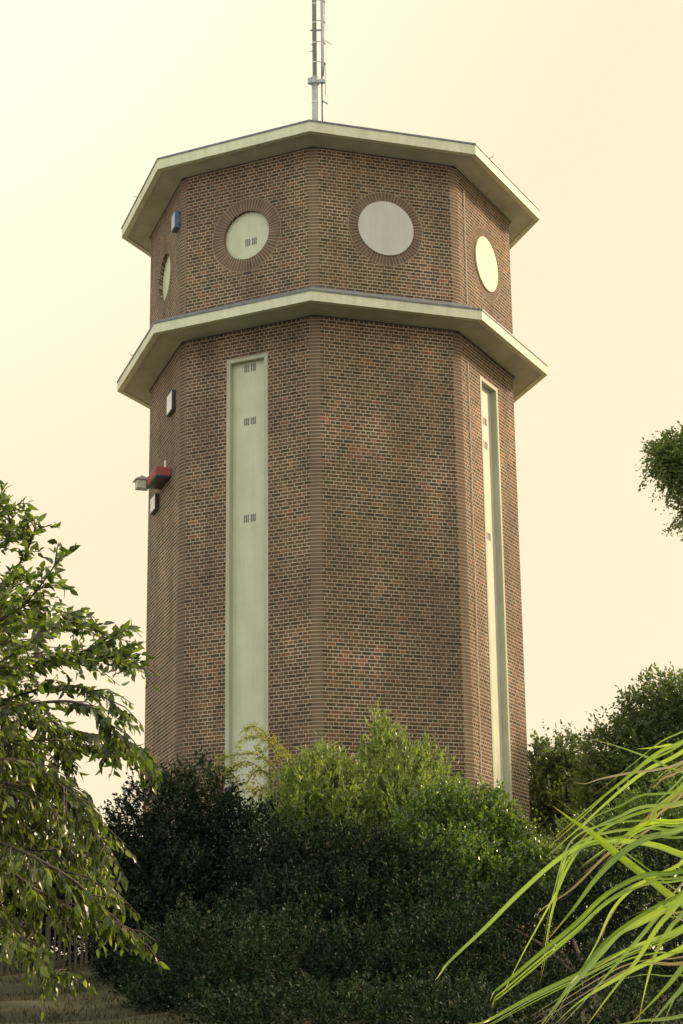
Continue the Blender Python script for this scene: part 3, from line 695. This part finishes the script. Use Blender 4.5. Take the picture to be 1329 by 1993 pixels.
# ---------------------------------------------------------------- the near tree with drooping leaves
def drooping_tree():
    X0, Y0 = -3.6, 10.6; gz = ground(X0, Y0)
    e = empty('drooping_tree', (X0, Y0, gz), 'near tree with long drooping leaves reaching in from the left edge', 'tree')
    tk = MB(); tp = [Vector((X0+.12*math.sin(z*1.3), Y0+.1*math.cos(z), gz-.2+z)) for z in np.linspace(0, 5.2, 9)]
    tk.tube(tp, list(np.linspace(.15, .04, 9)), 12); tk.build('trunk', M['bark'], e, True)
    T = [  # boughs seen in the photograph, from inside the crown to the tip
     [(-160, 1300), (0, 1130), (50, 1060), (72, 992)], [(-160, 1150), (-10, 1050), (20, 1010), (12, 960)],
     [(-160, 1280), (20, 1190), (70, 1140), (115, 1078)], [(-160, 1330), (30, 1220), (110, 1195), (160, 1200)],
     [(30, 1225), (110, 1215), (190, 1222)], [(-160, 1360), (60, 1280), (170, 1268), (252, 1228)],
     [(-100, 1330), (90, 1285), (200, 1280), (262, 1262)], [(60, 1290), (190, 1288), (240, 1275), (275, 1300)],
     [(-160, 1420), (80, 1340), (190, 1345), (262, 1385)], [(-100, 1400), (60, 1370), (170, 1370), (240, 1420), (270, 1455)],
     [(-160, 1450), (60, 1400), (140, 1420), (230, 1440), (300, 1462), (328, 1490)], [(-60, 1450), (90, 1440), (180, 1450), (225, 1462)],
     [(-160, 1480), (40, 1480), (110, 1520), (170, 1560)], [(-100, 1500), (60, 1545), (140, 1590), (205, 1625), (225, 1660)],
     [(-160, 1530), (0, 1560), (60, 1575), (120, 1630), (160, 1680), (210, 1725), (250, 1752)],
     [(-160, 1590), (0, 1640), (80, 1676), (160, 1720), (220, 1775), (283, 1820)],
     [(-160, 1640), (0, 1688), (60, 1725), (120, 1755), (180, 1785)], [(-160, 1660), (-10, 1760), (35, 1810), (70, 1868), (95, 1885), (138, 1888)],
     [(-100, 1600), (30, 1700), (80, 1760), (60, 1800), (75, 1845)], [(-160, 1700), (-40, 1750), (10, 1790), (40, 1830)],
     [(-120, 1230), (-20, 1180), (10, 1160), (30, 1110)], [(-160, 1060), (-60, 1030), (-20, 1000), (-4, 950)],
     [(-160, 1380), (-20, 1300), (60, 1250), (90, 1190)], [(-160, 1350), (0, 1370), (80, 1400), (130, 1480)],
     [(-120, 1560), (20, 1600), (100, 1650), (170, 1660), (215, 1690)], [(-100, 1540), (60, 1520), (130, 1540), (180, 1600)]]
    br = MB(); tw = MB(); S, Dd, Ln = [], [], []
    def bough(pts, r, y, dens=1.0, both=1):
        q = catmull(pts, 8); br.tube([Vector(a) for a in q], list(np.linspace(r*.6, .003, len(q))), 6, False)
        seg = np.array([np.linalg.norm(q[i+1]-q[i]) for i in range(len(q)-1)]); cum = np.concatenate([[0], np.cumsum(seg)]); Lt = cum[-1]
        s = .05
        while s < Lt:
            j = min(np.searchsorted(cum, s)-1, len(q)-2); f = (s-cum[j])/max(seg[j], 1e-6); p = q[j]*(1-f)+q[j+1]*f
            t = norm(q[j+1]-q[j]); side = norm(np.cross(t, [0, 0, 1.0]))*random.choice((-1, 1)); fr = s/Lt
            d = norm(t*random.uniform(.5, 1.1) + side*random.uniform(.15, .9) + np.array([0, 0, random.uniform(-.45, .15) + (.32 if p[2] > 1.9 else 0)]))
            l = random.uniform(.10, .34)*(1.15-.55*fr)
            e1 = p + d*l*.55 + np.array([0, 0, -.02*l]); e2 = p + d*l + np.array([0, 0, -.28*l])
            tw.tube([Vector(p), Vector(e1), Vector(e2)], [.0038, .0028, .0015], 4, False)
            S.append(p); Dd.append(d); Ln.append(l)
            s += random.uniform(.019, .044)/dens
        S.append(q[-2]); Dd.append(norm(q[-1]-q[-3])); Ln.append(.12)
    for i, t in enumerate(T):
        y = 9.7 + 1.3*math.sin(i*1.9+.6)*.6
        pts = [P(a - max(0, (a-90)*.13), b + max(0, (1250-b)*.09), y + .28*math.sin(j+i)) for j, (a, b) in enumerate(t)]
        z_in = pts[0][2]; k = min(tp, key=lambda v: abs(v.z-(z_in-.2))); far_in = pts[0][0] < -2.0
        if t[0][0] <= -100: pts = [np.array(k), (np.array(k)+pts[0])/2 + np.array([0, 0, .12])] + pts
        bough(pts, .020 if t[0][0] <= -100 else .009, y)
    # boughs inside the crown, not traced
    for i in range(64):
        zt_ = random.uniform(1.0, 4.6); k = min(tp, key=lambda v: abs(v.z-zt_)); a = np.array(k)
        px, py = random.uniform(-60, 95), random.uniform(1180, 1720); y = random.uniform(9.2, 11.6)
        if py < 1400: px = random.uniform(-90, 40)
        if py > 1520: px = random.uniform(-60, 170)
        b = P(px, py, y); m = (a+b)/2 + np.array([0, 0, random.uniform(.05, .35)])
        bough([a, m, b*.8+a*.2+np.array([0, 0, .08]), b], .016, y, .8)
    for i in range(26):   # the far side of the crown, left of the frame
        an = random.uniform(R(60), R(300)); zt_ = random.uniform(1.5, 5.0); k = min(tp, key=lambda v: abs(v.z-zt_)); a = np.array(k)
        l = random.uniform(.9, 1.9); b = a + np.array([math.cos(an)*l, math.sin(an)*l, random.uniform(-.2, .7)])
        bough([a, (a+b)/2 + np.array([0, 0, .2]), b], .018, 0, .6)
    br.build('branches', M['twig'], e, True); tw.build('twigs', M['twig'], e)
    S, Dd, Ln = np.array(S), np.array(Dd), np.array(Ln)
    n = len(S); per = 10; t = (np.arange(per)+rng.random((n, per)))/per
    pos = S[:, None] + Dd[:, None]*(t*Ln[:, None])[..., None]; pos[..., 2] -= .28*(t**2)*Ln[:, None]
    hi = np.clip((S[:, 2]-1.35)/1.0, 0, 1)[:, None, None]
    d = Dd[:, None]*(.45+.4*hi) + rng.normal(size=(n, per, 3))*(np.array([.38, .38, .25])+.22*hi) + np.array([0, 0, -.95])*(1-.72*hi)
    C = pos.reshape(-1, 3); d = norm(d.reshape(-1, 3)); m = len(C)
    Nn = norm(rng.normal(size=(m, 3)) + np.array([.2, -.5, .3])); s = rng.uniform(.5, 1.35, m)
    put('foliage', leaf6('foliage', C, d, Nn,   .059*s, .0255*s*rng.uniform(.8, 1.15, m)), CHERRY, e)
def leaf6(name, C, Dr, Nn, L, Wd):
    n = len(C); S = norm(np.cross(Dr, Nn)); U = norm(np.cross(S, Dr)); L = L[:, None]; Wd = Wd[:, None]
    st = C + Dr*L*.12
    a = C + Dr*L*.38; b = C + Dr*L*.72 - U*L*.05; tip = C + Dr*L - U*L*.14
    V = np.stack([st, a+S*Wd*.48+U*Wd*.18, b+S*Wd*.33+U*Wd*.1, tip, b-S*Wd*.33+U*Wd*.1, a-S*Wd*.48+U*Wd*.18, a, b], 1).reshape(-1, 3)
    i = (np.arange(n)*8)[:, None]
    Fc = (i + np.array([[0, 1, 6], [1, 2, 7], [1, 7, 6], [2, 3, 7], [0, 6, 5], [6, 7, 4], [6, 4, 5], [7, 3, 4]]).ravel()[None]).ravel()
    return mesh_np(name, V, Fc, 3, smooth=False)
drooping_tree()

# ---------------------------------------------------------------- paling fence on the bank
def fence():
    y0 = 43.2; e = empty('paling_fence', (P(60, 1900, y0)[0], y0, ground(-6, y0)), 'weathered paling fence of thin upright stakes below the drooping tree', 'fence')
    xa, xb = P(-260, 1900, y0)[0], P(205, 1900, y0)[0]
    s = MB(); x = xa
    while x < xb:
        g = ground(x, y0); h = random.uniform(1.15, 1.42); w = random.uniform(.018, .032); tl = random.uniform(-.03, .03)
        o = Vector((x, y0+random.uniform(-.02, .02), g-.05)); s.box(o, Vector((1, 0, 0)), Vector((0, 1, 0)), Vector((tl, 0, 1)), -w, w, -.012, .012, 0, h)
        x += random.uniform(.085, .13)
    s.build('stakes', M['wood'], e)
    for hh in (.35, 1.0):
        r = MB(); pts = [Vector((x, y0+.035, ground(x, y0)+hh)) for x in np.linspace(xa, xb, 14)]; r.tube(pts, .012, 5); r.build('rail', M['wood'], e)
    for x in np.arange(xa, xb, 1.8):
        p = MB(); g = ground(x, y0); p.tube([Vector((x, y0+.09, g-.2)), Vector((x, y0+.09, g+1.35))], .045, 8); p.build('post', M['wood'], e)
fence()

# ---------------------------------------------------------------- short grass and weeds on the bank
def bank_grass():
    n = 15000; y = rng.uniform(24, 45, n); x = rng.uniform(-9.5, -2.2, n)
    z = np.array([ground(a, b) for a, b in zip(x, y)])-.02
    C = np.stack([x, y, z], 1); d = norm(rng.normal(size=(n, 3))*.45 + np.array([0, 0, 1.0])); s = rng.uniform(.5, 1.3, n)
    clump = .5+.5*np.sin(x*1.3+y*.9)*np.sin(x*.7-y*1.7); s *= .5+clump*.8
    m = leaf_material('bank grass', [(.018, .024, .012), (.040, .042, .022), (.080, .068, .038), (.14, .11, .065)], .2, .7, .2, .35)
    o = put('grass', leaves_mesh('grass', C, d, rnd_dirs(n), .12*s, .022*s), m)
    tag(o, 'short rough grass on the earth bank at lower left', 'grass', kind='stuff')
bank_grass()

# ---------------------------------------------------------------- the foreground clump of long grass
def grass_clump():
    bx, by = 1.55, 3.35; gz = ground(bx, by)
    e = empty('grass_clump', (bx, by, gz), 'tall clump of long arching grass blades close by at lower right', 'ornamental grass')
    c = lambda L: [(830+a/2.663, 1300+b/2.663) for a, b in L]
    G = [  # (points from tip inward, width mm, dry)
     ([(45, 1620), (75, 1580), (120, 1520), (300, 1350), (500, 1150), (700, 980), (870, 905), (1050, 900), (1200, 925), (1400, 990)], 13, 0),
     ([(620, 980), (800, 820), (1000, 640), (1150, 525), (1340, 425)], 12, 0), ([(650, 890), (850, 720), (1050, 560), (1200, 440), (1400, 340)], 10, 0),
     ([(845, 365), (1000, 410), (1150, 465), (1340, 545)], 8, 0), ([(760, 595), (830, 598), (900, 575), (1050, 545), (1200, 525), (1340, 480)], 7, 1),
     ([(655, 715), (750, 785), (850, 850), (1000, 975), (1150, 1090), (1340, 1230)], 19, 0),
     ([(570, 1282), (600, 1250), (650, 1215), (760, 1140), (900, 1000), (1050, 860), (1200, 730), (1340, 620)], 8, 1),
     ([(330, 1725), (350, 1680), (400, 1640), (600, 1470), (780, 1320), (900, 1200), (1020, 1120), (1150, 1070), (1340, 1050)], 12, 0),
     ([(395, 1690), (420, 1640), (500, 1480), (620, 1260), (680, 1150), (740, 1020), (830, 900), (1000, 790), (1200, 725), (1340, 700)], 8, 0),
     ([(590, 1595), (610, 1480), (640, 1300), (670, 1180), (720, 985), (800, 900), (950, 850), (1150, 830), (1340, 840)], 7, 0),
     ([(635, 1400), (760, 1250), (880, 1090), (1010, 960), (1150, 880), (1340, 825)], 16, 0),
     ([(190, 1850), (280, 1840), (350, 1810), (550, 1700), (780, 1590), (1000, 1480), (1150, 1420), (1340, 1335)], 12, 0),
     ([(560, 1900), (700, 1710), (800, 1600), (900, 1480), (1000, 1370), (1100, 1320), (1250, 1240), (1400, 1150)], 20, 0),
     ([(640, 1850), (760, 1640), (880, 1430), (960, 1260), (1060, 1150), (1180, 1080), (1340, 1000)], 9, 0),
     ([(660, 1850), (780, 1740), (900, 1660), (1100, 1550), (1340, 1440)], 13, 0), ([(825, 1860), (960, 1680), (1100, 1500), (1200, 1340), (1340, 1170)], 13, 0),
     ([(1095, 1850), (1130, 1680), (1180, 1500), (1260, 1350), (1360, 1230)], 12, 0), ([(1040, 1860), (1200, 1700), (1340, 1530)], 13, 0),
     ([(1150, 1860), (1260, 1730), (1370, 1600)], 15, 0), ([(540, 1860), (700, 1760), (900, 1640), (1050, 1560), (1200, 1530), (1340, 1525)], 6, 1),
     ([(1140, 775), (1200, 690), (1340, 550)], 5, 0), ([(1145, 615), (1180, 615), (1230, 570), (1340, 515)], 6, 1),
     ([(870, 1560), (1050, 1455), (1200, 1400), (1340, 1350)], 14, 0), ([(790, 900), (870, 830), (1000, 770), (1120, 720), (1340, 690)], 9, 0),
     ([(1000, 1370), (1150, 1290), (1230, 1215), (1340, 1100)], 6, 1), ([(800, 1075), (900, 1000), (1000, 930), (1160, 830), (1200, 760), (1340, 640)], 7, 1),
     ([(900, 1010), (1000, 900), (1080, 830), (1200, 795), (1340, 790)], 13, 0), ([(1090, 420), (1160, 415), (1250, 400), (1340, 385)], 8, 0),
     ([(1150, 880), (1200, 860), (1340, 830)], 11, 0), ([(700, 1850), (850, 1690), (980, 1540), (1120, 1380), (1230, 1250), (1400, 1090)], 12, 0),
     ([(950, 1860), (1100, 1830), (1340, 1800)], 12, 0), ([(580, 1860), (640, 1790), (740, 1640), (800, 1570), (900, 1450), (1010, 1350), (1200, 1230), (1350, 1150)], 9, 0),
     ([(1220, 1860), (1290, 1700), (1380, 1560)], 12, 0), ([(1010, 1560), (1150, 1530), (1340, 1535)], 5, 1),
     ([(1270, 1265), (1310, 1300), (1400, 1310)], 7, 1), ([(1050, 1330), (1200, 1270), (1340, 1262)], 5, 1)]
    for i in range(26):
        L, wm, dr_ = random.choice(G[:36]); ox, oy = random.uniform(-14, 14), random.uniform(10, 60)*random.choice((-1, 1)); k0 = random.choice((0, 0, 1))
        G.append(([(x+ox+random.uniform(-4, 4), y+oy+random.uniform(-4, 4)) for x, y in L[k0:]], random.uniform(3, 6.5), 1 if random.random() < .1 else 0))
    green, dry = [], []
    def blade(pts, wmm, depth, roll):
        q = np.array(catmull(pts, 7)); n = len(q); t = np.linspace(0, 1, n)
        T_ = norm(np.gradient(q, axis=0)); view = norm(q); side = norm(np.cross(T_, view)); nrm = norm(np.cross(side, T_))
        ang = roll + .5*np.sin(t*5+roll*3); sd = side*np.cos(ang)[:, None] + nrm*np.sin(ang)[:, None]; up = norm(np.cross(sd, T_))
        w = wmm/1000*.66*np.minimum(1, (t*3.2+.06))*.5*1.0
        l = q - sd*w[:, None]; r = q + sd*w[:, None]; mid = q + up*(w*.38)[:, None]
        return np.stack([l, mid, r], 1).reshape(-1, 3), n
    def add(store, V, n): store.append((V, n))
    base = np.array([bx, by, gz])
    for i, (L, wm, isdry) in enumerate(G):
        dep = 3.25 + .55*(.5+.5*math.sin(i*2.4)); pp = c(L); pts = [P(a, b, dep + .10*math.sin(i+j*.5)) for j, (a, b) in enumerate(pp)]
        last = pts[-1]; tan = norm(pts[-1]-pts[-2]); bb = base + np.array([random.uniform(-.14, .14), random.uniform(-.12, .12), 0])
        q1 = last + tan*.22 + np.array([0, 0, .03]); q2 = (q1 + np.array([bb[0]*.9+q1[0]*.1, bb[1], q1[2]*.9]))/2 + np.array([0, 0, .02])
        q3 = np.array([bb[0]*.85+q2[0]*.15, bb[1], (q2[2]*.55+bb[2]*.45)])
        V, n = blade(pts + [q1, q2, q3, bb], wm*1.0, dep, random.uniform(-.55, .55)); add(dry if isdry else green, V, n)
    for i in range(60):     # the rest of the clump, mostly out of the frame
        bb = base + np.array([random.uniform(-.16, .16), random.uniform(-.14, .14), 0]); an = random.uniform(R(-200), R(100)) if i > 7 else random.uniform(R(150), R(235))
        l = random.uniform(.5, 1.15) if i > 9 else random.uniform(.75, 1.15); hh = random.uniform(1.15, 1.75) if i > 9 else random.uniform(1.05, 1.45); dx, dy = math.cos(an)*l, math.sin(an)*l*.6
        pts = [bb, bb+np.array([dx*.06, dy*.06, hh*.5]), bb+np.array([dx*.25, dy*.25, hh*.88]), bb+np.array([dx*.6, dy*.6, hh*random.uniform(.9, 1.02)]), bb+np.array([dx, dy, hh*random.uniform(.55, .85)])][::-1]
        V, n = blade(pts, random.uniform(7, 15), 0, random.uniform(-.8, .8)); add(dry if random.random() < .08 else green, V, n)
    for nm, st, mt in (('green_blades', green, BLADE), ('dry_blades', dry, DRYB)):
        Vs, Fs, o = [], [], 0
        for V, n in st:
            Vs.append(V)
            for j in range(n-1):
                a = o+j*3; Fs += [a, a+1, a+4, a+3, a+1, a+2, a+5, a+4]
            o += n*3
        uvv = []
        for V, n in st:
            for j in range(n-1):
                t0, t1 = j/(n-1), (j+1)/(n-1)
                uvv += [(0, t0), (.5, t0), (.5, t1), (0, t1), (.5, t0), (1, t0), (1, t1), (.5, t1)]
        put(nm, mesh_np(nm, np.concatenate(Vs), Fs, 4, uv=uvv, smooth=True), mt, e)
grass_clump()
